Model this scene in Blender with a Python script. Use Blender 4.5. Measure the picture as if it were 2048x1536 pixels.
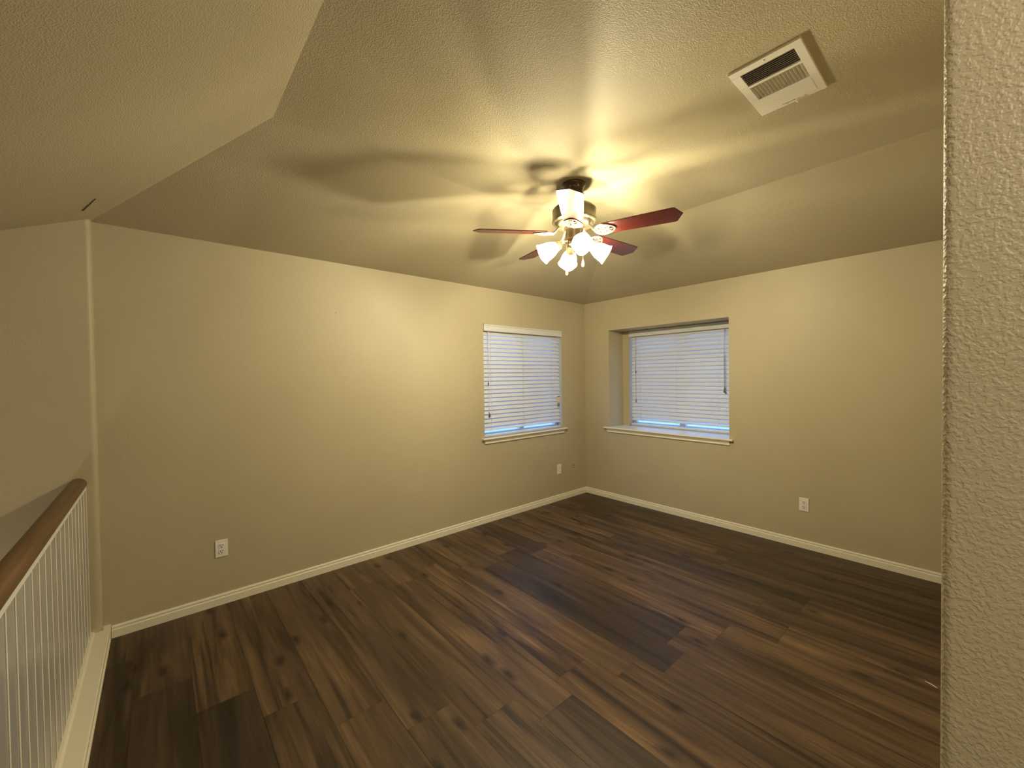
import bpy, bmesh, math, random
from mathutils import Vector, Matrix

for o in list(bpy.data.objects):
    bpy.data.objects.remove(o)
S = bpy.context.scene
COL = S.collection
PI = math.pi

# ------------------------------------------------------------------ camera
CAM = Vector((-4.1891, -3.3708, 1.513))
YAW, PITCH, ROLL, FPX = 0.8555, -0.01725, -0.0132, 814.36
fw = Vector((math.cos(YAW) * math.cos(PITCH), math.sin(YAW) * math.cos(PITCH), math.sin(PITCH)))
rt = fw.cross(Vector((0, 0, 1))).normalized()
up = rt.cross(fw)
rt2 = rt * math.cos(ROLL) + up * math.sin(ROLL)
up2 = up * math.cos(ROLL) - rt * math.sin(ROLL)
cam_data = bpy.data.cameras.new('camera')
cam_data.sensor_width = 36.0
cam_data.lens = FPX / 2048 * 36.0
cam_data.clip_start = 0.02
cam = bpy.data.objects.new('camera', cam_data)
COL.objects.link(cam)
m = Matrix((rt2, up2, -fw)).transposed().to_4x4()
m.translation = CAM
cam.matrix_world = m
S.camera = cam

# ------------------------------------------------------------------ view, world, lights
S.view_settings.view_transform = 'Standard'
S.view_settings.look = 'None'
S.view_settings.gamma = 1.0
S.view_settings.use_curve_mapping = False
S.view_settings.exposure = 0.0

world = bpy.data.worlds.new('dusk_sky')
S.world = world
world.use_nodes = True
bg = world.node_tree.nodes['Background']
bg.inputs['Color'].default_value = (0.20, 0.42, 1.0, 1)
bg.inputs['Strength'].default_value = 2.8

FAN = Vector((-2.148, -1.652, 2.743))
LAMP_COL = (1.0, 0.915, 0.66)
BULB_W = 48.0         # each of the four bulbs of the fan's light kit
SHADE_E = 1.6        # glow of the frosted shades


def point_light(name, loc, power, col, radius):
    l = bpy.data.lights.new(name, 'POINT')
    l.energy = power
    l.color = col
    l.shadow_soft_size = radius
    o = bpy.data.objects.new(name, l)
    COL.objects.link(o)
    o.location = loc
    return o


# the lamp of the entry below the stairs and the lamp of the landing behind the camera
point_light('entry_lamp_light', (-5.2, -0.85, -0.30), 16.0, (1.0, 0.86, 0.68), 0.05)
point_light('landing_lamp_light', (-4.42, -3.98, 2.2), 31.0, (1.0, 0.90, 0.72), 0.06)

# ------------------------------------------------------------------ room dimensions
HW = 2.44          # wall height where the slopes start
HC = 2.743         # flat ceiling
X1 = -4.4686       # end of the left wall at the stairs
D1, D2, XC = 1.1975, 1.184, -3.757
YN = -3.345        # room face of the near wall
XN = -3.59         # its end face
YB = -6.0

# ------------------------------------------------------------------ materials


def mat(name, color, rough=0.6, metal=0.0, spec=0.5):
    mm = bpy.data.materials.new(name)
    mm.use_nodes = True
    b = mm.node_tree.nodes['Principled BSDF']
    b.inputs['Base Color'].default_value = (*color, 1)
    b.inputs['Roughness'].default_value = rough
    b.inputs['Metallic'].default_value = metal
    b.inputs['Specular IOR Level'].default_value = spec
    return mm


def N(mm, t, **kw):
    n = mm.node_tree.nodes.new(t)
    for k, v in kw.items():
        setattr(n, k, v)
    return n


def L(mm, a, b):
    mm.node_tree.links.new(a, b)


def add_bump(mm, scale, strength, dist, detail=2.0, rough=0.5, coat=None):
    b = mm.node_tree.nodes['Principled BSDF']
    tc = N(mm, 'ShaderNodeTexCoord')
    n1 = N(mm, 'ShaderNodeTexNoise')
    n1.inputs['Scale'].default_value = scale
    n1.inputs['Detail'].default_value = detail
    n1.inputs['Roughness'].default_value = rough
    L(mm, tc.outputs['Object'], n1.inputs['Vector'])
    bp = N(mm, 'ShaderNodeBump')
    bp.inputs['Strength'].default_value = strength
    bp.inputs['Distance'].default_value = dist
    L(mm, n1.outputs['Fac'], bp.inputs['Height'])
    L(mm, bp.outputs['Normal'], b.inputs['Normal'])
    return mm


def paint(name, color, rough, scale=130, strength=0.6, dist=0.002):
    mm = mat(name, color, rough, 0, 0.4)
    b = mm.node_tree.nodes['Principled BSDF']
    tc = N(mm, 'ShaderNodeTexCoord')
    n1 = N(mm, 'ShaderNodeTexNoise')
    n1.inputs['Scale'].default_value = scale
    n1.inputs['Detail'].default_value = 1.5
    n1.inputs['Roughness'].default_value = 0.45
    L(mm, tc.outputs['Object'], n1.inputs['Vector'])
    ramp = N(mm, 'ShaderNodeValToRGB')
    ramp.color_ramp.elements[0].position = 0.38
    ramp.color_ramp.elements[1].position = 0.66
    ramp.color_ramp.interpolation = 'EASE'
    L(mm, n1.outputs['Fac'], ramp.inputs['Fac'])
    bp = N(mm, 'ShaderNodeBump')
    bp.inputs['Strength'].default_value = strength
    bp.inputs['Distance'].default_value = dist
    L(mm, ramp.outputs['Color'], bp.inputs['Height'])
    L(mm, bp.outputs['Normal'], b.inputs['Normal'])
    # faint roller unevenness of the paint
    n2 = N(mm, 'ShaderNodeTexNoise')
    n2.inputs['Scale'].default_value = 1.7
    n2.inputs['Detail'].default_value = 3
    L(mm, tc.outputs['Object'], n2.inputs['Vector'])
    mr = N(mm, 'ShaderNodeMapRange')
    mr.inputs['From Min'].default_value = 0.3
    mr.inputs['From Max'].default_value = 0.7
    mr.inputs['To Min'].default_value = 0.97
    mr.inputs['To Max'].default_value = 1.03
    L(mm, n2.outputs['Fac'], mr.inputs['Value'])
    mx = N(mm, 'ShaderNodeMix', data_type='RGBA', blend_type='MULTIPLY')
    mx.inputs[0].default_value = 1.0
    mx.inputs[6].default_value = (*color, 1)
    L(mm, mr.outputs['Result'], mx.inputs[7])
    L(mm, mx.outputs[2], b.inputs['Base Color'])
    return mm


WALL_C = (0.475, 0.410, 0.275)
M = {}
M['wall'] = paint('tan_wall_paint', WALL_C, 0.42, 210, 0.35, 0.0012)
M['ceil'] = paint('tan_ceiling_paint', WALL_C, 0.55, 200, 0.55, 0.0016)
M['nearwall'] = paint('tan_wall_paint_near', WALL_C, 0.44, 260, 0.45, 0.0012)
M['trim'] = mat('cream_trim_paint', (0.78, 0.73, 0.58), 0.35)
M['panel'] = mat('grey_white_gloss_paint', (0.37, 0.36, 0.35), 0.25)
M['white'] = mat('white_paint', (0.80, 0.79, 0.76), 0.3)
def blind_mat():
    mm = mat('white_blind_vinyl', (0.70, 0.70, 0.70), 0.4)
    b = mm.node_tree.nodes['Principled BSDF']
    t = N(mm, 'ShaderNodeBsdfTranslucent')
    t.inputs['Color'].default_value = (0.8, 0.82, 0.85, 1)
    mx = N(mm, 'ShaderNodeMixShader')
    mx.inputs[0].default_value = 0.06
    L(mm, b.outputs[0], mx.inputs[1])
    L(mm, t.outputs[0], mx.inputs[2])
    L(mm, mx.outputs[0], mm.node_tree.nodes['Material Output'].inputs['Surface'])
    return mm


M['blind'] = blind_mat()
M['vinyl'] = mat('white_vinyl_frame', (0.82, 0.83, 0.84), 0.35)
M['cord'] = mat('white_cord', (0.75, 0.74, 0.72), 0.8)
M['tassel'] = mat('grey_tassel', (0.12, 0.12, 0.13), 0.5)
M['plate'] = mat('white_plastic', (0.82, 0.79, 0.72), 0.35)
M['slot'] = mat('dark_slot', (0.02, 0.017, 0.012), 0.6)
M['screw'] = mat('screw_metal', (0.6, 0.58, 0.5), 0.4, 0.8)
M['tanplate'] = mat('tan_painted_plate', (0.50, 0.42, 0.26), 0.5)
M['register'] = mat('offwhite_enamel', (0.80, 0.76, 0.68), 0.4)
M['duct'] = mat('dark_duct', (0.015, 0.012, 0.01), 0.9)
M['rslat'] = mat('register_louver', (0.62, 0.57, 0.48), 0.45)
M['grille'] = mat('dark_grille', (0.22, 0.19, 0.15), 0.5)
M['rub'] = mat('dark_seam', (0.10, 0.07, 0.03), 0.8)
M['chip'] = mat('pale_splinter', (0.85, 0.8, 0.72), 0.4)
M['bronze'] = mat('antique_bronze', (0.20, 0.17, 0.10), 0.33, 0.85)
M['canopy'] = mat('dark_bronze', (0.09, 0.065, 0.045), 0.35, 0.8)
M['kit'] = mat('brushed_pewter_brass', (0.30, 0.24, 0.16), 0.3, 0.9)
M['iron'] = mat('polished_pewter', (0.40, 0.35, 0.29), 0.25, 0.85)
M['brass'] = mat('gold_brass', (0.75, 0.52, 0.20), 0.25, 0.9)
M['fob'] = mat('pale_gold_fob', (0.80, 0.66, 0.32), 0.35, 0.4)


def glass():
    mm = bpy.data.materials.new('window_glass')
    mm.use_nodes = True
    nt = mm.node_tree
    nt.nodes.remove(nt.nodes['Principled BSDF'])
    t = N(mm, 'ShaderNodeBsdfTransparent')
    t.inputs['Color'].default_value = (0.93, 0.96, 0.96, 1)
    g = N(mm, 'ShaderNodeBsdfGlossy')
    g.inputs['Roughness'].default_value = 0.02
    mx = N(mm, 'ShaderNodeMixShader')
    mx.inputs[0].default_value = 0.06
    L(mm, t.outputs[0], mx.inputs[1])
    L(mm, g.outputs[0], mx.inputs[2])
    L(mm, mx.outputs[0], nt.nodes['Material Output'].inputs['Surface'])
    return mm


M['glass'] = glass()


def shade_mat():
    mm = bpy.data.materials.new('lit_frosted_glass')
    mm.use_nodes = True
    nt = mm.node_tree
    nt.nodes.remove(nt.nodes['Principled BSDF'])
    t = N(mm, 'ShaderNodeBsdfTransparent')
    t.inputs['Color'].default_value = (0.9, 0.88, 0.82, 1)
    d = N(mm, 'ShaderNodeBsdfDiffuse')
    d.inputs['Color'].default_value = (0.85, 0.83, 0.78, 1)
    mx = N(mm, 'ShaderNodeMixShader')
    mx.inputs[0].default_value = 0.25
    L(mm, t.outputs[0], mx.inputs[1])
    L(mm, d.outputs[0], mx.inputs[2])
    e = N(mm, 'ShaderNodeEmission')
    e.inputs['Color'].default_value = (*LAMP_COL, 1)
    e.inputs['Strength'].default_value = SHADE_E
    ad = N(mm, 'ShaderNodeAddShader')
    L(mm, mx.outputs[0], ad.inputs[0])
    L(mm, e.outputs[0], ad.inputs[1])
    L(mm, ad.outputs[0], nt.nodes['Material Output'].inputs['Surface'])
    return mm


M['shade'] = shade_mat()


def bulb_mat():
    mm = bpy.data.materials.new('lit_bulb')
    mm.use_nodes = True
    nt = mm.node_tree
    nt.nodes.remove(nt.nodes['Principled BSDF'])
    e = N(mm, 'ShaderNodeEmission')
    e.inputs['Color'].default_value = (*LAMP_COL, 1)
    e.inputs['Strength'].default_value = BULB_W / (PI * 0.0051)
    L(mm, e.outputs[0], nt.nodes['Material Output'].inputs['Surface'])
    return mm


M['bulb'] = bulb_mat()


def wood_blade():
    mm = mat('red_mahogany_blade', (0.3, 0.04, 0.02), 0.28)
    b = mm.node_tree.nodes['Principled BSDF']
    tc = N(mm, 'ShaderNodeTexCoord')
    mp = N(mm, 'ShaderNodeMapping')
    mp.inputs['Scale'].default_value = (2.5, 60, 10)
    L(mm, tc.outputs['Object'], mp.inputs['Vector'])
    n = N(mm, 'ShaderNodeTexNoise')
    n.inputs['Scale'].default_value = 1.0
    n.inputs['Detail'].default_value = 4
    L(mm, mp.outputs[0], n.inputs['Vector'])
    r = N(mm, 'ShaderNodeValToRGB')
    r.color_ramp.elements[0].position = 0.3
    r.color_ramp.elements[0].color = (0.028, 0.004, 0.003, 1)
    r.color_ramp.elements[1].position = 0.75
    r.color_ramp.elements[1].color = (0.075, 0.010, 0.006, 1)
    L(mm, n.outputs['Fac'], r.inputs['Fac'])
    L(mm, r.outputs['Color'], b.inputs['Base Color'])
    b.inputs['Coat Weight'].default_value = 0.2
    b.inputs['Coat Roughness'].default_value = 0.25
    return mm


M['blade'] = wood_blade()


def wood_rail():
    mm = mat('oak_handrail', (0.25, 0.12, 0.05), 0.4)
    b = mm.node_tree.nodes['Principled BSDF']
    tc = N(mm, 'ShaderNodeTexCoord')
    mp = N(mm, 'ShaderNodeMapping')
    mp.inputs['Scale'].default_value = (70, 3, 70)
    L(mm, tc.outputs['Object'], mp.inputs['Vector'])
    n = N(mm, 'ShaderNodeTexNoise')
    n.inputs['Scale'].default_value = 1.0
    n.inputs['Detail'].default_value = 5
    L(mm, mp.outputs[0], n.inputs['Vector'])
    r = N(mm, 'ShaderNodeValToRGB')
    r.color_ramp.elements[0].position = 0.3
    r.color_ramp.elements[0].color = (0.080, 0.036, 0.012, 1)
    r.color_ramp.elements[1].position = 0.75
    r.color_ramp.elements[1].color = (0.165, 0.080, 0.030, 1)
    L(mm, n.outputs['Fac'], r.inputs['Fac'])
    L(mm, r.outputs['Color'], b.inputs['Base Color'])
    return mm


M['rail'] = wood_rail()


def floor_mat():
    mm = mat('brown_vinyl_planks', (0.15, 0.09, 0.05), 0.4, 0, 0.3)
    b = mm.node_tree.nodes['Principled BSDF']
    tc = N(mm, 'ShaderNodeTexCoord')
    at = N(mm, 'ShaderNodeAttribute', attribute_name='plank')
    sep = N(mm, 'ShaderNodeSeparateColor')
    L(mm, at.outputs['Color'], sep.inputs[0])
    # every plank shifts the pattern so that neighbours differ
    off = N(mm, 'ShaderNodeVectorMath', operation='SCALE')
    off.inputs[3].default_value = 37.0
    cmb = N(mm, 'ShaderNodeCombineXYZ')
    L(mm, sep.outputs[1], cmb.inputs[0])
    L(mm, sep.outputs[2], cmb.inputs[1])
    L(mm, cmb.outputs[0], off.inputs[0])
    add = N(mm, 'ShaderNodeVectorMath', operation='ADD')
    L(mm, tc.outputs['Object'], add.inputs[0])
    L(mm, off.outputs[0], add.inputs[1])

    def noise(sx, sy, detail, dist=0.0, rough=0.55):
        mp = N(mm, 'ShaderNodeMapping')
        mp.inputs['Scale'].default_value = (sx, sy, 1)
        L(mm, add.outputs[0], mp.inputs['Vector'])
        n = N(mm, 'ShaderNodeTexNoise')
        n.inputs['Scale'].default_value = 1.0
        n.inputs['Detail'].default_value = detail
        n.inputs['Roughness'].default_value = rough
        n.inputs['Distortion'].default_value = dist
        L(mm, mp.outputs[0], n.inputs['Vector'])
        return n.outputs['Fac']

    def remap(v, a, bb, c, d):
        mr = N(mm, 'ShaderNodeMapRange')
        mr.inputs['From Min'].default_value = a
        mr.inputs['From Max'].default_value = bb
        mr.inputs['To Min'].default_value = c
        mr.inputs['To Max'].default_value = d
        L(mm, v, mr.inputs['Value'])
        return mr.outputs['Result']

    def mixc(fac, a, bcol, mode='MIX'):
        mx = N(mm, 'ShaderNodeMix', data_type='RGBA', blend_type=mode)
        if isinstance(fac, float):
            mx.inputs[0].default_value = fac
        else:
            L(mm, fac, mx.inputs[0])
        for idx, c in ((6, a), (7, bcol)):
            if isinstance(c, tuple):
                mx.inputs[idx].default_value = (*c, 1)
            else:
                L(mm, c, mx.inputs[idx])
        return mx.outputs[2]

    tone = mixc(sep.outputs[0], (0.024, 0.018, 0.013), (0.150, 0.090, 0.046))
    cath = noise(11, 0.9, 3.5, 0.9)        # broad cathedral figure
    fine = noise(90, 3.0, 4, 0.3)          # fine grain
    strk = noise(17, 0.55, 3, 1.4)         # dark streaks
    blot = noise(4, 1.3, 3, 0.5)           # brown / grey blotches
    c = mixc(remap(cath, 0.32, 0.70, 0.0, 1.0), mixc(1.0, tone, (0.36, 0.33, 0.31), 'MULTIPLY'),
             mixc(1.0, tone, (1.50, 1.46, 1.40), 'MULTIPLY'))
    lite = noise(30, 1.1, 2.5, 0.8)
    c = mixc(remap(lite, 0.56, 0.72, 0.0, 0.55), c, mixc(1.0, c, (2.0, 1.9, 1.75), 'MULTIPLY'))
    c = mixc(remap(strk, 0.54, 0.68, 0.0, 0.75), c, (0.016, 0.009, 0.006))
    c = mixc(remap(blot, 0.42, 0.70, 0.0, 0.45), c, (0.052, 0.034, 0.026))
    g = remap(fine, 0.3, 0.7, 0.80, 1.16)
    gm = N(mm, 'ShaderNodeCombineColor')
    for i in range(3):
        L(mm, g, gm.inputs[i])
    c = mixc(1.0, c, gm.outputs[0], 'MULTIPLY')
    # knots
    mp = N(mm, 'ShaderNodeMapping')
    mp.inputs['Scale'].default_value = (5.5, 2.3, 1)
    L(mm, add.outputs[0], mp.inputs['Vector'])
    dn = N(mm, 'ShaderNodeTexNoise')
    dn.inputs['Scale'].default_value = 6
    L(mm, mp.outputs[0], dn.inputs['Vector'])
    dv = N(mm, 'ShaderNodeVectorMath', operation='MULTIPLY_ADD')
    L(mm, dn.outputs['Color'], dv.inputs[0])
    dv.inputs[1].default_value = (0.16, 0.16, 0)
    L(mm, mp.outputs[0], dv.inputs[2])
    vo = N(mm, 'ShaderNodeTexVoronoi', voronoi_dimensions='2D')
    vo.inputs['Scale'].default_value = 1.0
    L(mm, dv.outputs[0], vo.inputs['Vector'])
    sc = N(mm, 'ShaderNodeSeparateColor')
    L(mm, vo.outputs['Color'], sc.inputs[0])
    has = N(mm, 'ShaderNodeMath', operation='GREATER_THAN')
    L(mm, sc.outputs[0], has.inputs[0])
    has.inputs[1].default_value = 0.62
    kf = remap(vo.outputs['Distance'], 0.03, 0.17, 0.85, 0.0)
    km = N(mm, 'ShaderNodeMath', operation='MULTIPLY')
    L(mm, kf, km.inputs[0])
    L(mm, has.outputs[0], km.inputs[1])
    c = mixc(km.outputs[0], c, (0.012, 0.007, 0.005))
    L(mm, c, b.inputs['Base Color'])
    L(mm, remap(fine, 0.3, 0.7, 0.36, 0.50), b.inputs['Roughness'])
    bp = N(mm, 'ShaderNodeBump')
    bp.inputs['Strength'].default_value = 0.25
    bp.inputs['Distance'].default_value = 0.0006
    L(mm, fine, bp.inputs['Height'])
    L(mm, bp.outputs['Normal'], b.inputs['Normal'])
    return mm


M['floor'] = floor_mat()

# ------------------------------------------------------------------ mesh helpers


def bm_new():
    return bmesh.new()


def box(bm, x0, x1, y0, y1, z0, z1, mtx=None):
    if x0 > x1: x0, x1 = x1, x0
    if y0 > y1: y0, y1 = y1, y0
    if z0 > z1: z0, z1 = z1, z0
    vs = [bm.verts.new(p) for p in ((x0, y0, z0), (x1, y0, z0), (x1, y1, z0), (x0, y1, z0),
                                    (x0, y0, z1), (x1, y0, z1), (x1, y1, z1), (x0, y1, z1))]
    for f in ((0, 3, 2, 1), (4, 5, 6, 7), (0, 1, 5, 4), (1, 2, 6, 5), (2, 3, 7, 6), (3, 0, 4, 7)):
        bm.faces.new([vs[i] for i in f])
    if mtx:
        for v in vs: v.co = mtx @ v.co
    return vs


def lathe(bm, prof, seg=32, mtx=None, rmod=None, cap=True):
    rings = []
    for i, (r, z) in enumerate(prof):
        ring = []
        for k in range(seg):
            a = 2 * PI * k / seg
            rr = r * (rmod(i, a) if rmod else 1.0)
            p = Vector((rr * math.cos(a), rr * math.sin(a), z))
            ring.append(bm.verts.new(mtx @ p if mtx else p))
        rings.append(ring)
    for a, b in zip(rings, rings[1:]):
        for k in range(seg):
            bm.faces.new((a[k], a[(k + 1) % seg], b[(k + 1) % seg], b[k]))
    if cap:
        if prof[0][0] > 1e-5: bm.faces.new(list(reversed(rings[0])))
        if prof[-1][0] > 1e-5: bm.faces.new(rings[-1])


def tube(bm, pts, r, seg=10, closed=False, flat=1.0, cap=True):
    pts = [Vector(p) for p in pts]
    n = len(pts)
    rings = []
    ref = Vector((0, 0, 1))
    for i, p in enumerate(pts):
        a = pts[(i - 1) % n] if (closed or i > 0) else pts[0]
        b = pts[(i + 1) % n] if (closed or i < n - 1) else pts[-1]
        t = (b - a).normalized()
        u = t.cross(ref)
        if u.length < 1e-4: u = t.cross(Vector((1, 0, 0)))
        u.normalize()
        w = u.cross(t)
        rr = r[i] if isinstance(r, (list, tuple)) else r
        rings.append([bm.verts.new(p + (u * math.cos(2 * PI * k / seg) + w * math.sin(2 * PI * k / seg) * flat) * rr)
                      for k in range(seg)])
    rng = range(n) if closed else range(n - 1)
    for i in rng:
        a, b = rings[i], rings[(i + 1) % n]
        for k in range(seg):
            bm.faces.new((a[k], a[(k + 1) % seg], b[(k + 1) % seg], b[k]))
    if cap and not closed:
        bm.faces.new(list(reversed(rings[0])))
        bm.faces.new(rings[-1])


def extrude_profile(bm, prof, mk0, mk1):
    """closed 2D profile swept from mk0(u,v) to mk1(u,v)"""
    a = [bm.verts.new(mk0(u, v)) for u, v in prof]
    b = [bm.verts.new(mk1(u, v)) for u, v in prof]
    n = len(prof)
    for i in range(n):
        bm.faces.new((a[i], a[(i + 1) % n], b[(i + 1) % n], b[i]))
    bm.faces.new(list(reversed(a)))
    bm.faces.new(b)


def obj(name, bm, material, parent=None, smooth=False, bevel=0.0, seg=2, loc=None):
    bmesh.ops.recalc_face_normals(bm, faces=bm.faces)
    me = bpy.data.meshes.new(name)
    bm.to_mesh(me)
    bm.free()
    me.materials.append(M[material] if isinstance(material, str) else material)
    o = bpy.data.objects.new(name, me)
    COL.objects.link(o)
    if parent: o.parent = parent
    if loc: o.location = loc
    if smooth:
        for p in me.polygons: p.use_smooth = True
        me.set_sharp_from_angle(angle=math.radians(40))
    if bevel:
        bv = o.modifiers.new('bevel', 'BEVEL')
        bv.width = bevel
        bv.segments = seg
        bv.limit_method = 'ANGLE'
        bv.angle_limit = math.radians(40)
    return o


def struct(name, bm, material, **kw):
    o = obj(name, bm, material, **kw)
    if not o.parent: o['kind'] = 'structure'
    return o


def thing(name, label, cat, loc=(0, 0, 0), rotz=0.0, group=None):
    o = bpy.data.objects.new(name, None)
    o.empty_display_size = 0.05
    COL.objects.link(o)
    o.location = loc
    o.rotation_euler = (0, 0, rotz)
    o['label'] = label
    o['category'] = cat
    if group: o['group'] = group
    return o


# ------------------------------------------------------------------ floor
W = 0.226
E0 = -4.09
PL = 1.524
ENDS = {-2: -0.35, -1: -0.74, 0: -1.035, 1: -1.267, 2: -1.535, 3: -1.76, 4: -1.94, 5: -2.105, 6: -1.99, 7: -2.18,
        8: -2.32, 9: -2.215, 10: -0.86, 11: -2.627, 12: -0.91, 13: -1.103, 14: -0.5, 15: -1.9, 16: -2.25, 17: -0.7,
        18: -1.3}
# tone of the plank that starts at the listed end (towards the camera) and of the one before it
TONES = {(-2, 0): .35, (-2, -1): .4, (-1, 0): .22, (-1, -1): .5, (0, 0): .18, (0, -1): .66, (1, 0): .40, (1, -1): .60, (2, 0): .52, (2, -1): .55,
         (3, 0): .45, (3, -1): .55, (4, 0): .78, (4, -1): .62, (5, 0): .36, (5, -1): .72, (6, 0): .70, (6, -1): .74,
         (7, 0): .60, (7, -1): .84, (8, 0): .76, (8, -1): .16, (9, 0): .74, (9, -1): .20, (10, 0): .82, (10, -1): .30,
         (11, 0): .84, (11, -1): .66, (12, 0): .70, (12, -1): .62, (13, 0): .24, (13, -1): .64, (14, 0): .55, (14, -1): .55,
         (15, 0): .3, (15, -1): .60, (16, 0): .4, (16, -1): .45, (17, 0): .35, (17, -1): .3}
rnd = random.Random(5)
bm = bm_new()
lay = bm.loops.layers.float_color.new('plank')
FX0, FX1 = -4.445, 0.0
for row in range(-2, 19):
    xa, xb = max(E0 + W * row, FX0), min(E0 + W * (row + 1), FX1)
    if xb - xa < 0.003: continue
    e = ENDS.get(row, -1.0)
    ys = [e - PL * k for k in range(-3, 5)]
    for k, y in enumerate(ys):
        j = k - 3
        y1, y0 = min(y, 0.0), max(y - PL, YB)
        if y1 - y0 < 0.01: continue
        t = TONES.get((row, j), rnd.uniform(.35, .78))
        colr = (t, rnd.random(), rnd.random(), 1)
        g = 0.0007
        fs = bm.faces.new([bm.verts.new(p) for p in ((xa + g, y0 + g, 0), (xb - g, y0 + g, 0), (xb - g, y1 - g, 0), (xa + g, y1 - g, 0))])
        for lp in fs.loops: lp[lay] = colr
vs = box(bm, FX0 - 0.1, 0.05, YB, 0.05, -0.20, -0.0015)
for f in set(f for v in vs for f in v.link_faces):
    for lp in f.loops: lp[lay] = (0.0, .3, .3, 1)
struct('floor', bm, 'floor')

# ------------------------------------------------------------------ ceiling with its sloped sides
bm = bm_new()
SL3 = (HC - HW) / (XC - X1)
XS = -6.45


def z3(x): return HW + (x - X1) * SL3


V = {}
for k, p in dict(A=(X1, 0, HW), B=(0.0, 0, HW), F1=(XC, -D1, HC), F2=(-D2, -D1, HC), F3=(-D2, YB, HC), F4=(XC, YB, HC),
                 R=(0.0, YB, HW), S1=(XS, YB, z3(XS)), S2=(XS, 0, z3(XS))).items():
    V[k] = bm.verts.new(p)
for f in (('F1', 'F2', 'F3', 'F4'), ('A', 'B', 'F2', 'F1'), ('B', 'R', 'F3', 'F2'), ('A', 'F1', 'F4', 'S1', 'S2')):
    bm.faces.new([V[i] for i in f])
bmesh.ops.recalc_face_normals(bm, faces=bm.faces)
for f in bm.faces:
    f.normal_update()
if sum(f.normal.z for f in bm.faces) < 0:
    bmesh.ops.reverse_faces(bm, faces=bm.faces)
geo = bmesh.ops.extrude_face_region(bm, geom=list(bm.faces))
for v in [g for g in geo['geom'] if isinstance(g, bmesh.types.BMVert)]:
    v.co.z += 0.12
struct('ceiling', bm, 'ceil')

# ------------------------------------------------------------------ walls
# left wall with its window
LX0, LX1, WZ0, WZ1 = -1.645, -0.450, 0.875, 2.068
bm = bm_new()
T = 0.13
box(bm, X1 - 0.0, LX0, 0, T, 0, HW + .01)
box(bm, LX1, 0.45, 0, T, 0, HW + .01)
box(bm, LX0, LX1, 0, T, WZ1, HW + .01)
box(bm, LX0, LX1, 0, T, 0, WZ0)
struct('wall_left', bm, 'wall')

# right wall: deep niche, window at its back
RY0, RY1 = -0.370, -1.766
ND = 0.30
KY0, KY1 = -0.466, -1.752
bm = bm_new()
box(bm, 0, ND, RY0, 0.0, 0, HW + .01)
box(bm, 0, ND, YB, RY1, 0, HW + .01)
box(bm, 0, ND, RY1, RY0, WZ1, HW + .01)
box(bm, 0, ND, RY1, RY0, 0, WZ0)
box(bm, ND, ND + T, KY0, 0.0, 0, HW + .01)
box(bm, ND, ND + T, YB, KY1, 0, HW + .01)
box(bm, ND, ND + T, KY1, KY0, WZ1, HW + .01)
box(bm, ND, ND + T, KY1, KY0, 0, WZ0)
struct('wall_right', bm, 'wall')

# near wall, seen by its end face at the right edge of the picture
bm = bm_new()
prof = []
r = 0.009
x0, ya, yb = XN, YN, YN - 0.125
for (cx, cy, a0) in ((x0 + r, ya - r, PI / 2), (x0 + r, yb + r, PI)):
    for k in range(7):
        a = a0 + k * PI / 12
        prof.append((cx + r * math.cos(a), cy + r * math.sin(a)))
prof += [(0.0, yb), (0.0, ya)]
extrude_profile(bm, prof, lambda u, v: (u, v, 0), lambda u, v: (u, v, HC + .02))
struct('wall_near', bm, 'nearwall', smooth=True)

# stairwell wall, standing proud of the left wall with a rounded corner
bm = bm_new()
r = 0.026
prof = [(X1 + 0.02, 0.13), (XS, 0.13), (XS, -0.05)]
cx, cy = X1 + 0.008 - r, -0.05 + r
for k in range(9):
    a = -PI / 2 + k * PI / 16
    prof.append((cx + r * math.cos(a), cy + r * math.sin(a)))
prof.append((X1 + 0.008, 0.13))
prof = prof[1:]
extrude_profile(bm, prof, lambda u, v: (u, v, -2.7), lambda u, v: (u, v, HW + .06))
struct('wall_stair', bm, 'wall', smooth=True)

bm = bm_new()
box(bm, XS - .1, XS, YB, 0.13, -2.7, HW)
struct('wall_stair_far', bm, 'wall')
bm = bm_new()
box(bm, XS - .1, 0.5, YB - .1, YB, -2.7, HC + .1)
struct('wall_back', bm, 'wall')
bm = bm_new()
box(bm, -2.75, -2.65, YB, YN - 0.125, 0, HC + .02)
struct('wall_landing', bm, 'wall')
bm = bm_new()
box(bm, -4.63, -4.55, YB, -0.05, -2.7, -0.2)
struct('wall_stair_side', bm, 'wall')
bm = bm_new()
box(bm, XS - .1, -4.5, YB, 0.13, -2.8, -2.7)
struct('floor_lower', bm, 'floor')

# ------------------------------------------------------------------ baseboards
BP = [(0, 0), (0.014, 0), (0.014, 0.046), (0.009, 0.050), (0.0095, 0.056), (0.011, 0.062), (0.008, 0.069), (0.0, 0.071)]
bm = bm_new()
extrude_profile(bm, BP, lambda u, v: (-4.428, -u, v), lambda u, v: (-0.0 if u == 0 else -u, -u, v))
struct('baseboard_left', bm, 'trim')
bm = bm_new()
extrude_profile(bm, BP, lambda u, v: (-u, -u, v), lambda u, v: (-u, YN, v))
struct('baseboard_right', bm, 'trim')
bm = bm_new()
extrude_profile(bm, BP, lambda u, v: (XN + 0.03, YN + u, v), lambda u, v: (-0.014, YN + u, v))
struct('baseboard_near', bm, 'trim')

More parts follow.
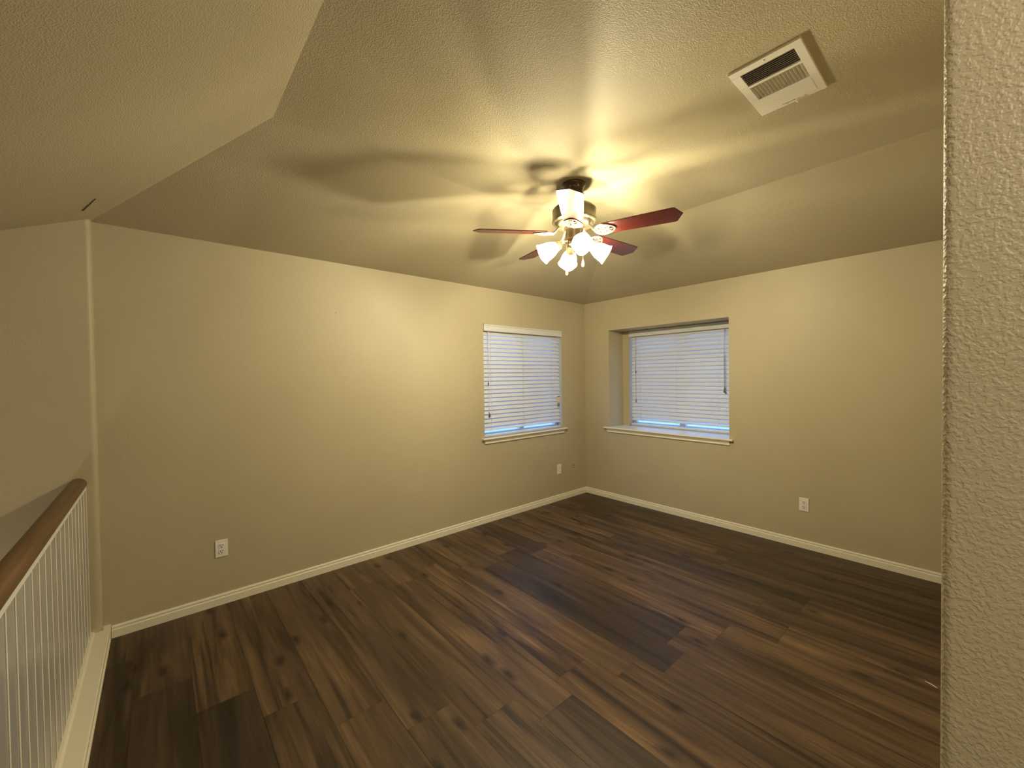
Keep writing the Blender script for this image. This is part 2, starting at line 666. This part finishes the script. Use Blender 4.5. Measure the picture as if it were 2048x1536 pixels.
# ------------------------------------------------------------------ curb at the edge of the stairwell
CZ = 0.078
bm = bm_new()
prof = [(-4.64, -0.2), (-4.44, -0.2), (-4.44, 0.0), (-4.430, 0.0), (-4.430, 0.012), (-4.436, 0.016), (-4.436, CZ - 0.020), (-4.430, CZ - 0.016),
        (-4.430, CZ - 0.004), (-4.434, CZ), (-4.492, CZ), (-4.500, CZ + 0.008), (-4.508, CZ + 0.010), (-4.545, CZ + 0.010), (-4.56, CZ), (-4.64, CZ)]
extrude_profile(bm, prof, lambda u, v: (u, -0.044, v), lambda u, v: (u, YB, v))
bmb = box(bm, -4.4605, -4.430, -0.046, 0.0, 0.0, CZ + 0.004)
struct('trim_1', bm, 'trim')

# dark hairline seam in the sloped ceiling above the stairwell corner
def on_slope3(px, py, lift=0.0):
    d = fw * FPX + rt2 * (px - 1024) - up2 * (py - 768)
    # z = HW + (x-X1)*SL3
    t = (HW + (CAM.x - X1) * SL3 - CAM.z) / (d.z - d.x * SL3)
    return CAM + d * t + Vector((0, 0, -lift))


pa, pb = on_slope3(165, 421), on_slope3(191, 397)
bm = bm_new()
d = (pb - pa).normalized()
nrm = Vector((SL3, 0, -1)).normalized()
w_ = d.cross(nrm) * 0.0035
for_vs = []
for h in (0.004, -0.0025):
    for p, s in ((pa, 1.2), (pb, .35)):
        for q in (-1, 1):
            for_vs.append(bm.verts.new(p + w_ * q * s - nrm * h * 1.0 * (1 if h > 0 else 1)))
bmesh.ops.convex_hull(bm, input=bm.verts)
struct('trim_2', bm, 'rub')

# ------------------------------------------------------------------ windows (frames, panes) and their stools
def window(name, axis):
    """axis 'y': left wall (outside is +y). axis 'x': right wall (outside is +x)."""
    if axis == 'y':
        a0, a1, dep = LX0, LX1, 0.085
        P = lambda a, d_: (a, d_)
    else:
        a0, a1, dep = KY1, KY0, ND + 0.085
        P = lambda a, d_: (d_, a)

    def bx(bm, aa, ab, da, db, z0, z1):
        p, q = P(aa, da), P(ab, db)
        box(bm, p[0], q[0], p[1], q[1], z0, z1)
    fr = bm_new()
    w = 0.045
    bx(fr, a0, a1, dep, dep + .045, WZ0, WZ0 + w)
    bx(fr, a0, a1, dep, dep + .045, WZ1 - w, WZ1)
    bx(fr, a0, a0 + w, dep, dep + .045, WZ0 + w, WZ1 - w)
    bx(fr, a1 - w, a1, dep, dep + .045, WZ0 + w, WZ1 - w)
    mid = (a0 + a1) / 2
    bx(fr, mid - .034, mid + .034, dep, dep + .045, WZ0 + w, WZ1 - w)
    o = struct(name, fr, 'vinyl')
    g = bm_new()
    bx(g, a0 + w, mid - .034, dep + .02, dep + .024, WZ0 + w, WZ1 - w)
    bx(g, mid + .034, a1 - w, dep + .02, dep + .024, WZ0 + w, WZ1 - w)
    obj('pane', g, 'glass', o)
    return o


window('window_1', 'y')
window('window_2', 'x')


def stool(name, axis):
    bm = bm_new()
    if axis == 'y':
        s0, s1, q0, q1, back = -1.684, -0.386, -1.648, -0.428, 0.085
        i0, i1 = LX0, LX1
        P = lambda a, d_, z: (a, d_, z)
    else:
        s0, s1, q0, q1, back = -1.806, -0.306, -1.772, -0.340, ND
        i0, i1 = RY1, RY0
        P = lambda a, d_, z: (d_, a, z)
    zt = WZ0 + 0.006
    # board inside the opening
    pr = [(-0.034, zt - 0.018), (-0.040, zt - 0.012), (-0.040, zt - 0.006), (-0.034, zt), (0.0, zt), (0.0, zt - 0.018)]
    extrude_profile(bm, pr, lambda u, v: P(s0, u, v), lambda u, v: P(s1, u, v))
    vs = [(i0 + .001, 0.0), (i1 - .001, back)]
    p, q = P(vs[0][0], vs[0][1], zt - .005), P(vs[1][0], vs[1][1], zt)
    box(bm, p[0], q[0], p[1], q[1], zt - 0.0055, zt)
    if axis == 'x':
        box(bm, ND, ND + 0.085, KY1 + .001, KY0 - .001, zt - 0.0055, zt)
    # apron moulding under it
    pr = [(0.0, zt - 0.018), (-0.028, zt - 0.018), (-0.027, zt - 0.024), (-0.020, zt - 0.034), (-0.013, zt - 0.040), (-0.013, zt - 0.052), (-0.016, zt - 0.056), (-0.012, zt - 0.062), (0.0, zt - 0.062)]
    extrude_profile(bm, pr, lambda u, v: P(q0, u, v), lambda u, v: P(q1, u, v))
    return struct(name, bm, 'trim')


stool('trim_3', 'y')
stool('trim_4', 'x')


# ------------------------------------------------------------------ blinds
def blind(name, label, axis):
    if axis == 'y':
        a0, a1, dep = LX0 + .004, LX1 - .004, 0.030
        v0, v1, vd = LX0 + .003, LX1 - .003, -0.010
        sl0, sl1 = a0 + 0.006, a1 - 0.016
        P = lambda a, d_, z: Vector((a, d_, z))
        ladders = (-1.535, -1.075, -0.615)
    else:
        a0, a1, dep = KY1 + .004, KY0 - .004, ND + 0.028
        v0, v1, vd = KY1 + .003, KY0 - .003, ND - 0.012
        sl0, sl1 = a0 + 0.010, a1 - 0.018
        P = lambda a, d_, z: Vector((d_, a, z))
        ladders = (-0.62, -1.075, -1.535)
    root = thing(name, label, 'blind', P((a0 + a1) / 2, dep, WZ0 + 0.006))
    org = root.location

    def bx(bm, aa, ab, da, db, z0, z1):
        p, q = P(aa, da, z0) - org, P(ab, db, z1) - org
        box(bm, p.x, q.x, p.y, q.y, p.z, q.z)
    # valance with a moulded face
    bm = bm_new()
    zt, zb = WZ1 - 0.004, 1.994
    if axis == 'x': zt = WZ1 - 0.006
    pr = [(0.012, zt), (-0.004, zt), (-0.004, zt - .012), (0.001, zt - .018), (0.001, zb + .022), (-0.003, zb + .016), (-0.003, zb + .004), (0.0, zb), (0.012, zb)]
    extrude_profile(bm, pr, lambda u, v: P(v0, vd + u, v) - org, lambda u, v: P(v1, vd + u, v) - org)
    obj('valance', bm, 'blind', root)
    bm = bm_new()
    bx(bm, a0, a1, dep - .02, dep + .028, 2.0, WZ1 - .008)
    obj('headrail', bm, 'blind', root)
    # slats: tilted shut, inner edge down, slotted where the cords pass
    bm = bm_new()
    th = math.radians(60)
    n = 24
    pitch = 0.0438
    ztop = 1.978
    for k in range(n):
        zc = ztop - pitch * k
        t_ = th + math.radians(rnd.uniform(-1.5, 1.5))
        if k >= n - 1: t_ = math.radians(40)
        ca, sa = math.cos(t_), math.sin(t_)
        cuts = sorted(ladders)
        segs = []
        prev = sl0
        for c in cuts:
            segs.append((prev, c - .0022, -.025, .025))
            segs.append((c - .0022, c + .0022, -.025, -.006))
            segs.append((c - .0022, c + .0022, .006, .025))
            prev = c + .0022
        segs.append((prev, sl1, -.025, .025))
        for (s0, s1, w0, w1) in segs:
            vv = []
            for aa in (s0, s1):
                for ww, hh in ((w0, -.0014), (w1, -.0014), (w1, .0014), (w0, .0014)):
                    # ww<0 is the room-side half: down and inwards
                    crown = .0022 * (1 - (ww / .025) ** 2)
                    hd = hh + crown
                    dd = ww * ca - hd * sa
                    zz = ww * sa + hd * ca
                    vv.append(bm.verts.new(P(aa, dep + dd, zc + zz) - org))
            for f in ((0, 1, 2, 3), (7, 6, 5, 4), (0, 4, 5, 1), (1, 5, 6, 2), (2, 6, 7, 3), (3, 7, 4, 0)):
                bm.faces.new([vv[i] for i in f])
    obj('slats', bm, 'blind', root)
    # bottom rail
    bm = bm_new()
    bx(bm, sl0, sl1, dep - .024, dep + .024, 0.892, 0.910)
    obj('bottom_rail', bm, 'blind', root, bevel=.003)
    # ladder cords front and back
    for c in ladders:
        bm = bm_new()
        for dd in (-.0135, .0135):
            tube(bm, [P(c, dep + dd, 2.0) - org, P(c, dep + dd, .905) - org], .0012, 6)
        obj('ladder_cord', bm, 'cord', root)

    def cord(a, dd, z0, tassel=True):
        bm = bm_new()
        tube(bm, [P(a, dd, 1.998) - org, P(a + .002, dd - .002, (2 + z0) / 2) - org, P(a, dd, z0) - org], .0013, 6)
        c = obj('lift_cord', bm, 'cord' if axis == 'y' else 'tassel', root)
        bm = bm_new()
        lathe(bm, [(.001, 0.012), (.004, 0.008), (.0062, -.012), (.0065, -.022), (.004, -.026), (0.0, -.026)], 10, Matrix.Translation(P(a, dd, z0) - org))
        obj('tassel', bm, 'tassel', c)
    if axis == 'y':
        cord(-1.585, dep - .030, 1.455)
        cord(-1.578, dep - .030, 1.130)
        cord(-1.570, dep - .030, 1.120)
        bm = bm_new()
        a, dd = -0.520, dep - .036
        bx(bm, a - .022, a + .022, dd - .002, dd + .002, 1.195, 1.270)
        tg = obj('cord_tag', bm, 'fob', root)
        bm = bm_new()
        bx(bm, a - .022, a + .022, dd - .0026, dd - .0015, 1.262, 1.270)
        obj('tag_stripe', bm, 'slot', tg)
        bm = bm_new()
        tube(bm, [P(a, dd, 1.998) - org, P(a, dd, 1.272) - org], .0013, 6)
        obj('tilt_cord', bm, 'cord', root)
        bm = bm_new()
        for s in (-.008, .010):
            lathe(bm, [(.001, 0.012), (.004, 0.008), (.0062, -.012), (.0065, -.022), (.004, -.026), (0.0, -.026)], 10, Matrix.Translation(P(a + s, dd, 1.178) - org))
        obj('tassel', bm, 'tassel', root)
    else:
        cord(-1.612, dep - .032, 1.375)
        cord(-1.616, dep - .034, 1.335)
        cord(-1.606, dep - .036, 1.345)
        for z0 in (1.565, 1.205):
            cord(-0.558, dep - .030, z0)
    return root


blind('window_blind', 'white horizontal blind filling the shallow window in the left wall, with a cord tag', 'y')
blind('window_blind', 'white horizontal blind at the back of the deep window niche in the right wall', 'x')


# ------------------------------------------------------------------ wall plates
def plate_root(name, label, cat, wall, a, z, group=None):
    """local frame: x along the wall, y out of the wall (towards -y local), z up"""
    if wall == 'left':
        return thing(name, label, cat, (a, 0, z), 0.0, group)
    return thing(name, label, cat, (0, a, z), -PI / 2, group)


def cover(root, material='plate', w=.07, h=.115):
    bm = bm_new()
    vs = box(bm, -w / 2, w / 2, -.006, 0, -h / 2, h / 2)
    obj('cover_plate', bm, material, root, bevel=.0025)


def slot_box(bm, x, z, w, h):
    box(bm, x - w / 2, x + w / 2, -.0098, -.0084, z - h / 2, z + h / 2)


def outlet(label, wall, a, z):
    r_ = plate_root('wall_outlet', label, 'outlet', wall, a, z)
    cover(r_)
    for s in (-1, 1):
        bm = bm_new()
        pr = []
        for k in range(24):
            t = 2 * PI * k / 24
            pr.append((max(-.0165, min(.0165, .0195 * math.cos(t))), .0145 * math.sin(t)))
        extrude_profile(bm, pr, lambda u, v: (u, -.009, v + s * .0195), lambda u, v: (u, -.004, v + s * .0195))
        f = obj('receptacle', bm, 'plate', r_)
        bm = bm_new()
        slot_box(bm, -.0066, s * .0195 + .004, .0036, .010)
        slot_box(bm, .0066, s * .0195 + .004, .0036, .008)
        lathe(bm, [(.0032, -.0098), (.0032, -.0084)], 12, Matrix.Translation((0, 0, s * .0195 - .0075)) @ Matrix.Rotation(-PI / 2, 4, 'X') @ Matrix.Scale(-1, 4, (0, 0, 1)) if False else
              Matrix.Translation((0, 0, s * .0195 - .0075)) @ Matrix.Rotation(PI / 2, 4, 'X') @ Matrix.Translation((0, 0, 2 * .0091)))
        obj('socket_slots', bm, 'slot', f)
    bm = bm_new()
    lathe(bm, [(.003, 0), (.003, .0018), (.0015, .0024), (0, .0024)], 12, Matrix.Translation((0, -.0055, 0)) @ Matrix.Rotation(PI / 2, 4, 'X'))
    obj('screw', bm, 'screw', r_)
    return r_


outlet('white duplex outlet low on the left wall, at the foot of its stair end', 'left', -3.889, .379)
outlet('white duplex outlet low on the right wall, below and right of the niche', 'right', -2.375, .378)
# white plate with a tall insert
r_ = plate_root('wall_plate', 'white wall plate with a tall inset, under the left-wall window near the corner', 'wall plate', 'left', -.519, .383)
cover(r_)
bm = bm_new()
box(bm, -.0165, .0165, -.0085, -.004, -.033, .033)
ins = obj('insert', bm, 'register', r_, bevel=.001)
bm = bm_new()
box(bm, -.010, .010, -.0092, -.008, .010, .022)
obj('jack', bm, 'rslat', ins)
# plate painted over in the wall colour
r_ = plate_root('cable_plate', 'tan painted cable plate with dark jacks, closest to the room corner', 'wall plate', 'left', -.253, .376)
cover(r_, 'tanplate')
for zz in (.016, -.016):
    bm = bm_new()
    lathe(bm, [(.007, 0), (.007, .003), (.0045, .003), (.0045, .007), (0, .007)], 14, Matrix.Translation((0, -.005, zz)) @ Matrix.Rotation(PI / 2, 4, 'X'))
    obj('jack', bm, 'slot' if zz > 0 else 'grille', r_)


# ------------------------------------------------------------------ balustrade along the stairwell
BX = -4.526
RX, RZ = -4.540, 0.945
root = thing('stair_guard', 'white beadboard guard panel with brown wooden handrail along the stairwell', 'railing', (BX, -0.05, CZ))
o0 = root.location
# handrail: rounded, flattened underneath
prof = []
for k in range(28):
    a = 2 * PI * k / 28
    u, v = .036 * math.cos(a), .034 * math.sin(a)
    if v < -.022: v = -.022 - (abs(v) - .022) * .2
    prof.append((u, v))
bm = bm_new()
rings = []
stations = [(-0.050, .55), (-0.053, .80), (-0.060, .95), (-0.070, 1.0)] + [(-0.07 - .35 * k, 1.0) for k in range(1, 17)] + [(YB, 1.0)]
for y, s in stations:
    rings.append([bm.verts.new(Vector((RX + u * s, y, RZ + v * s)) - o0) for u, v in prof])
for a, b in zip(rings, rings[1:]):
    for k in range(28):
        bm.faces.new((a[k], a[(k + 1) % 28], b[(k + 1) % 28], b[k]))
bm.faces.new(rings[0])
bm.faces.new(list(reversed(rings[-1])))
obj('handrail', bm, 'rail', root, smooth=True)
bm = bm_new()
box(bm, BX - .017 - o0.x, BX + .017 - o0.x, YB - o0.y, -.05 - o0.y, .908 - o0.z, .926 - o0.z)
obj('rail_fillet', bm, 'white', root)
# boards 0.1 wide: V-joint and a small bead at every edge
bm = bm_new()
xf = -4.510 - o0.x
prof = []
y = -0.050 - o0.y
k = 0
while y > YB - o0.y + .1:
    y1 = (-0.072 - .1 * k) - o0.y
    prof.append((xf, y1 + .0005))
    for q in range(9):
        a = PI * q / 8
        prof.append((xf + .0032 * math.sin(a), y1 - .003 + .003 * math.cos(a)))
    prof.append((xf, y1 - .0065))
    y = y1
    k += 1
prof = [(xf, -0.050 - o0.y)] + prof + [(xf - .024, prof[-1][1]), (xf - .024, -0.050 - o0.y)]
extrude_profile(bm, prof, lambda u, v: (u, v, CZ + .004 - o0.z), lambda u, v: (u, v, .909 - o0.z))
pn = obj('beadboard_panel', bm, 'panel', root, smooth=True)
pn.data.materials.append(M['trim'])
for p in pn.data.polygons:            # light caught by the beads is painted in with the lighter trim colour
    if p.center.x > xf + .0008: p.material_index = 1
for yy, zz, w_s in ((-.765, .175, .006), (-.867, .175, .004), (-.298, .868, .003)):
    bm = bm_new()
    lathe(bm, [(0, .0012), (w_s * .6, .0010), (w_s, -.0005)], 10, Matrix.Translation((xf, yy - o0.y, zz - o0.z)) @ Matrix.Rotation(PI / 2, 4, 'Y') @ Matrix.Scale(.45, 4, (1, 0, 0)))
    obj('scuff_mark', bm, 'slot', root)


# ------------------------------------------------------------------ ceiling register
def register():
    cx, cy = -2.2015, -2.811
    w, h = 0.394, 0.250          # along x, along y
    r_ = thing('ceiling_register', 'off-white ceiling air register with dark slots and louvers', 'vent', (cx, cy, HC))
    zt, zb = 0.0, -0.011

    # frame with two openings: dark slots (-x side), louvers (middle), closed panel (+x side)
    X = lambda v: v - cx
    Y = lambda v: v - cy
    d0, d1 = X(-2.362), X(-2.268)
    s0, s1 = X(-2.252), X(-2.142)
    p0, p1 = X(-2.126), X(-2.032)
    y0, y1 = Y(-2.906), Y(-2.719)
    bm = bm_new()
    hw, hh = w / 2, h / 2
    box(bm, -hw, d0, -hh, hh, zb, zt)
    box(bm, s1, hw, -hh, hh, zb, zt)
    box(bm, d1, s0, -hh, hh, zb, zt)
    for (a, b) in ((d0, d1), (s0, s1)):
        box(bm, a, b, -hh, y0, zb, zt)
        box(bm, a, b, y1, hh, zb, zt)
    obj('frame', bm, 'register', r_, bevel=.0012)
    bm = bm_new()
    box(bm, d0, d1, y0, y1, -.0015, -.0003)
    box(bm, s0, s1, y0, y1, -.0015, -.0003)
    obj('duct_opening', bm, 'duct', r_)
    n = 8
    for k in range(n):
        x = d0 + (d1 - d0) * (k + .5) / n
        bm = bm_new()
        m_ = Matrix.Translation((x, (y0 + y1) / 2, -.0062)) @ Matrix.Rotation(math.radians(28), 4, 'Y')
        box(bm, -.0008, .0008, (y0 - y1) / 2, (y1 - y0) / 2, -.0044, .0044, m_)
        obj('blade', bm, 'grille', r_)
    n = 15
    for k in range(n):
        y = y0 + (y1 - y0) * (k + .5) / n
        bm = bm_new()
        m_ = Matrix.Translation(((s0 + s1) / 2, y, -.0062)) @ Matrix.Rotation(math.radians(42), 4, 'X')
        box(bm, (s0 - s1) / 2 + .003, (s1 - s0) / 2 - .0055, -.0007, .0007, -.0058, .0058, m_)
        obj('louver', bm, 'rslat', r_)
    # closed panel with shallow fold lines
    bm = bm_new()
    n = 7
    for k in range(n):
        a = p0 + (p1 - p0) * k / n
        b = p0 + (p1 - p0) * (k + 1) / n
        vs = [bm.verts.new(p) for p in ((a + .0004, y0, zb + .001), (b - .0004, y0, zb + .001), (b - .0004, y1, zb + .001), (a + .0004, y1, zb + .001),
                                        (a + .0004, y0, zb - .0002), (b - .0004, y0, zb - .0016), (b - .0004, y1, zb - .0016), (a + .0004, y1, zb - .0002))]
        for f in ((0, 3, 2, 1), (4, 5, 6, 7), (0, 1, 5, 4), (1, 2, 6, 5), (2, 3, 7, 6), (3, 0, 4, 7)):
            bm.faces.new([vs[i] for i in f])
    obj('closed_panel', bm, 'register', r_)
    # damper lever in its slot
    bm = bm_new()
    box(bm, X(-2.026), X(-2.0215), Y(-2.829), Y(-2.777), zb - .0004, zb + .0006)
    obj('lever_slot', bm, 'grille', r_)
    bm = bm_new()
    box(bm, X(-2.0265), X(-2.012), Y(-2.8345), Y(-2.8265), zb - .013, zb + .001)
    box(bm, X(-2.025), X(-2.021), Y(-2.860), Y(-2.830), zb - .004, zb + .001)
    obj('damper_lever', bm, 'register', r_, bevel=.001)
    for (sx, sy) in ((X(-2.384), 0.0), (X(-2.017), 0.02)):
        bm = bm_new()
        lathe(bm, [(.0045, zb + .001), (.0045, zb - .0012), (.002, zb - .0025), (0, zb - .0025)], 12, Matrix.Translation((sx, sy, 0)))
        obj('screw', bm, 'register', r_)


register()


# ------------------------------------------------------------------ ceiling fan
def ceiling_fan():
    root = thing('ceiling_fan', 'five-blade red wood ceiling fan with four lit glass shades', 'fan', FAN)
    Z = lambda z: z - FAN.z
    bm = bm_new()
    lathe(bm, [(.074, 0), (.076, -.006), (.074, -.014), (.066, -.020), (.062, -.034), (.054, -.052), (.040, -.064), (.030, -.068), (0, -.068)], 40)
    obj('canopy', bm, 'canopy', root, smooth=True)
    for a in (200, 245, 20):
        t = math.radians(a)
        bm = bm_new()
        lathe(bm, [(0, .006), (.005, .004), (.005, -.004), (0, -.006)], 10, Matrix.Translation((.062 * math.cos(t), .062 * math.sin(t), -.034)))
        obj('canopy_screw', bm, 'iron', root)
    bm = bm_new()
    lathe(bm, [(.026, -.064), (.026, -.108), (.034, -.112), (.034, -.122), (.040, -.130), (.052, Z(2.598)), (.056, Z(2.594)), (0, Z(2.594))], 28)
    obj('downrod', bm, 'canopy', root, smooth=True)
    # motor housing
    bm = bm_new()
    lathe(bm, [(.045, Z(2.602)), (.100, Z(2.598)), (.128, Z(2.590)), (.138, Z(2.580)), (.140, Z(2.574)), (.138, Z(2.568)), (.138, Z(2.516)), (.141, Z(2.511)), (.141, Z(2.503)),
               (.136, Z(2.498)), (.124, Z(2.494)), (.116, Z(2.478)), (.100, Z(2.470)), (.070, Z(2.464)), (0, Z(2.464))], 56)
    obj('motor_housing', bm, 'bronze', root, smooth=True)
    bm = bm_new()
    lathe(bm, [(.066, Z(2.466)), (.066, Z(2.456)), (.056, Z(2.452)), (.056, Z(2.396)), (.060, Z(2.392)), (.060, Z(2.386)), (.040, Z(2.380)), (0, Z(2.380))], 40)
    obj('switch_housing', bm, 'kit', root, smooth=True)
    bm = bm_new()
    lathe(bm, [(.040, Z(2.384)), (.046, Z(2.372)), (.044, Z(2.352)), (.030, Z(2.338)), (.016, Z(2.332)), (.010, Z(2.322)), (.012, Z(2.316)), (.006, Z(2.308)), (0, Z(2.306))], 32)
    obj('light_fitter', bm, 'kit', root, smooth=True)

    # blades with their scrolled irons
    ZB = Z(2.430)
    pit = math.radians(-12)
    for ang, dz in ((218.2, -.004), (289.6, -.006), (358.6, -.004), (77.2, -.002), (145.6, -.002)):
        m_ = Matrix.Rotation(math.radians(ang), 4, 'Z')
        pm = Matrix.Translation((0, 0, ZB + dz)) @ Matrix.Rotation(pit, 4, 'X')
        out = [(.185, -.052), (.200, -.059), (.40, -.066), (.600, -.071), (.614, -.066), (.646, -.006), (.650, 0), (.646, .006), (.614, .066), (.600, .071), (.40, .066), (.200, .059), (.185, .052)]
        bm = bm_new()
        extrude_profile(bm, out, lambda u, v: pm @ Vector((u, v, .0)), lambda u, v: pm @ Vector((u, v, .0065)))
        bl = obj('blade', bm, 'blade', root, bevel=.0015)
        bl.matrix_local = m_
        # iron: curved neck from the motor, then a scrolled plate under the blade root
        bm = bm_new()
        tube(bm, [(.088, 0, Z(2.474)), (.104, 0, Z(2.462)), (.122, 0, Z(2.440)), (.140, 0, ZB + dz - .004), (.160, 0, ZB + dz - .006)],
             [.010, .009, .008, .008, .007], 10)
        lo = -.004

        def P2(u, v): return pm @ Vector((u, v, lo))
        for s in (-1, 1):
            # side loop
            pts = []
            for k in range(20):
                t = 2 * PI * k / 20
                pts.append(P2(.196 + .040 * math.cos(t), s * (.026 + .024 * math.sin(t)) + s * .004 * math.cos(t)))
            tube(bm, pts, .0055, 8, closed=True, flat=.7)
            # inner spiral
            pts = [P2(.192 + (.024 - .0011 * k) * math.cos(.55 * k), s * (.026 + (.014 - .0006 * k) * math.sin(.55 * k))) for k in range(14)]
            tube(bm, pts, .0038, 8, flat=.7)
        # outer frame and pointed tip
        pts = []
        for k in range(28):
            t = 2 * PI * k / 28
            rr = 1 + .10 * math.cos(2 * t)
            pts.append(P2(.200 + .058 * rr * math.cos(t), .055 * math.sin(t) * (1 - .25 * math.cos(t))))
        tube(bm, pts, .006, 8, closed=True, flat=.6)
        tube(bm, [P2(.150, 0), P2(.20, 0), P2(.262, 0)], [.007, .006, .004], 8, flat=.6)
        ir = obj('blade_iron', bm, 'iron', root, smooth=True)
        ir.matrix_local = m_
        for u, v in ((.222, .03), (.222, -.03), (.244, 0)):
            bm = bm_new()
            lathe(bm, [(0, -.004), (.005, -.002), (.006, .002), (0, .002)], 10, pm @ Matrix.Translation((u, v, lo - .004)))
            obj('blade_screw', bm, 'brass', ir)

    # light kit
    for i, ang in enumerate((233, 323, 53, 143)):
        a = math.radians(ang)
        m_ = Matrix.Rotation(a, 4, 'Z')
        tau = math.radians(29)
        ax = Vector((math.cos(tau), 0, -math.sin(tau)))
        neck = Vector((.108, 0, Z(2.352)))
        # arm with a small rise
        bm = bm_new()
        tube(bm, [(.036, 0, Z(2.362)), (.052, 0, Z(2.374)), (.068, 0, Z(2.382)), (.080, 0, Z(2.376)), (.090, 0, Z(2.364))], .0065, 10)
        arm = obj('lamp_arm', bm, 'kit', root, smooth=True)
        arm.matrix_local = m_
        # frame of the shade: local z along its axis
        q = Vector((0, 0, 1)).rotation_difference(ax).to_matrix().to_4x4()
        fm = Matrix.Translation(neck) @ q
        bm = bm_new()
        lathe(bm, [(0, -.026), (.014, -.026), (.022, -.020), (.026, -.008), (.029, .004), (.029, .012), (.026, .012), (.024, -.004), (0, -.006)], 24, fm)
        so = obj('socket_cup', bm, 'brass', root, smooth=True)
        so.matrix_local = m_
        prof = [(.024, .000), (.028, .006), (.033, .018), (.042, .036), (.049, .056), (.052, .074), (.054, .090), (.057, .106), (.063, .119), (.0605, .1195), (.054, .107),
                (.051, .090), (.049, .074), (.046, .056), (.039, .036), (.030, .018), (.025, .008), (.021, .002)]
        amp = [0, 0, 0, 0, .01, .02, .03, .05, .07, .07, .05, .03, .02, .01, 0, 0, 0, 0]
        bm = bm_new()
        lathe(bm, prof, 40, fm, rmod=lambda k, t: 1 + amp[k] * math.cos(4 * t + PI / 4 * 0), cap=False)
        sh = obj('glass_shade', bm, 'shade', root, smooth=True)
        sh.matrix_local = m_
        bm = bm_new()
        lathe(bm, [(0, .056), (.009, .058), (.016, .064), (.020, .073), (.020, .081), (.016, .090), (.009, .096), (0, .098)], 20, fm)
        bu = obj('bulb', bm, 'bulb', root, smooth=True)
        bu.matrix_local = m_

    # pull chains
    rv = Vector((.643, -.766, 0))
    tv = Vector((-.766, -.643, 0))
    for off, z0 in ((rv * .052 + tv * .035, 2.232), (rv * -.050 + tv * .022, 2.188)):
        bm = bm_new()
        z = 2.395
        base = off.normalized() * .054
        while z > z0 + .012:
            lathe(bm, [(0, .0022), (.0018, .001), (.0018, -.001), (0, -.0022)], 8, Matrix.Translation((off.x, off.y, Z(z))))
            z -= .0046
        ch = obj('pull_chain', bm, 'brass', root)
        bm = bm_new()
        lathe(bm, [(.0015, .020), (.004, .014), (.005, .004), (.0085, -.008), (.009, -.018), (.007, -.022), (.0075, -.026), (.005, -.029), (0, -.029)], 14, Matrix.Translation((off.x, off.y, Z(z0))))
        obj('chain_fob', bm, 'fob', ch, smooth=True)


ceiling_fan()

# ------------------------------------------------------------------ a pale splinter lying on the floor by the near wall
bm = bm_new()
tube(bm, [(0, 0, .002), (-.006, -.018, .003), (-.018, -.042, .002)], [.001, .002, .0015], 6, flat=.6)
o = obj('splinter', bm, 'chip', loc=(-1.395, -3.199, 0.0))
o['label'] = 'thin pale splinter on the plank floor at the near wall'
o['category'] = 'splinter'

# nail left in the left wall
bm = bm_new()
lathe(bm, [(.0012, 0), (.0012, .006), (.0028, .006), (.0028, .0075), (0, .0078)], 10, Matrix.Rotation(PI / 2, 4, 'X'))
o = obj('wall_nail', bm, 'slot', loc=(-3.112, 0.0, 2.041))
o['label'] = 'tiny dark nail head left in the left wall, high between outlet and window'
o['category'] = 'nail'
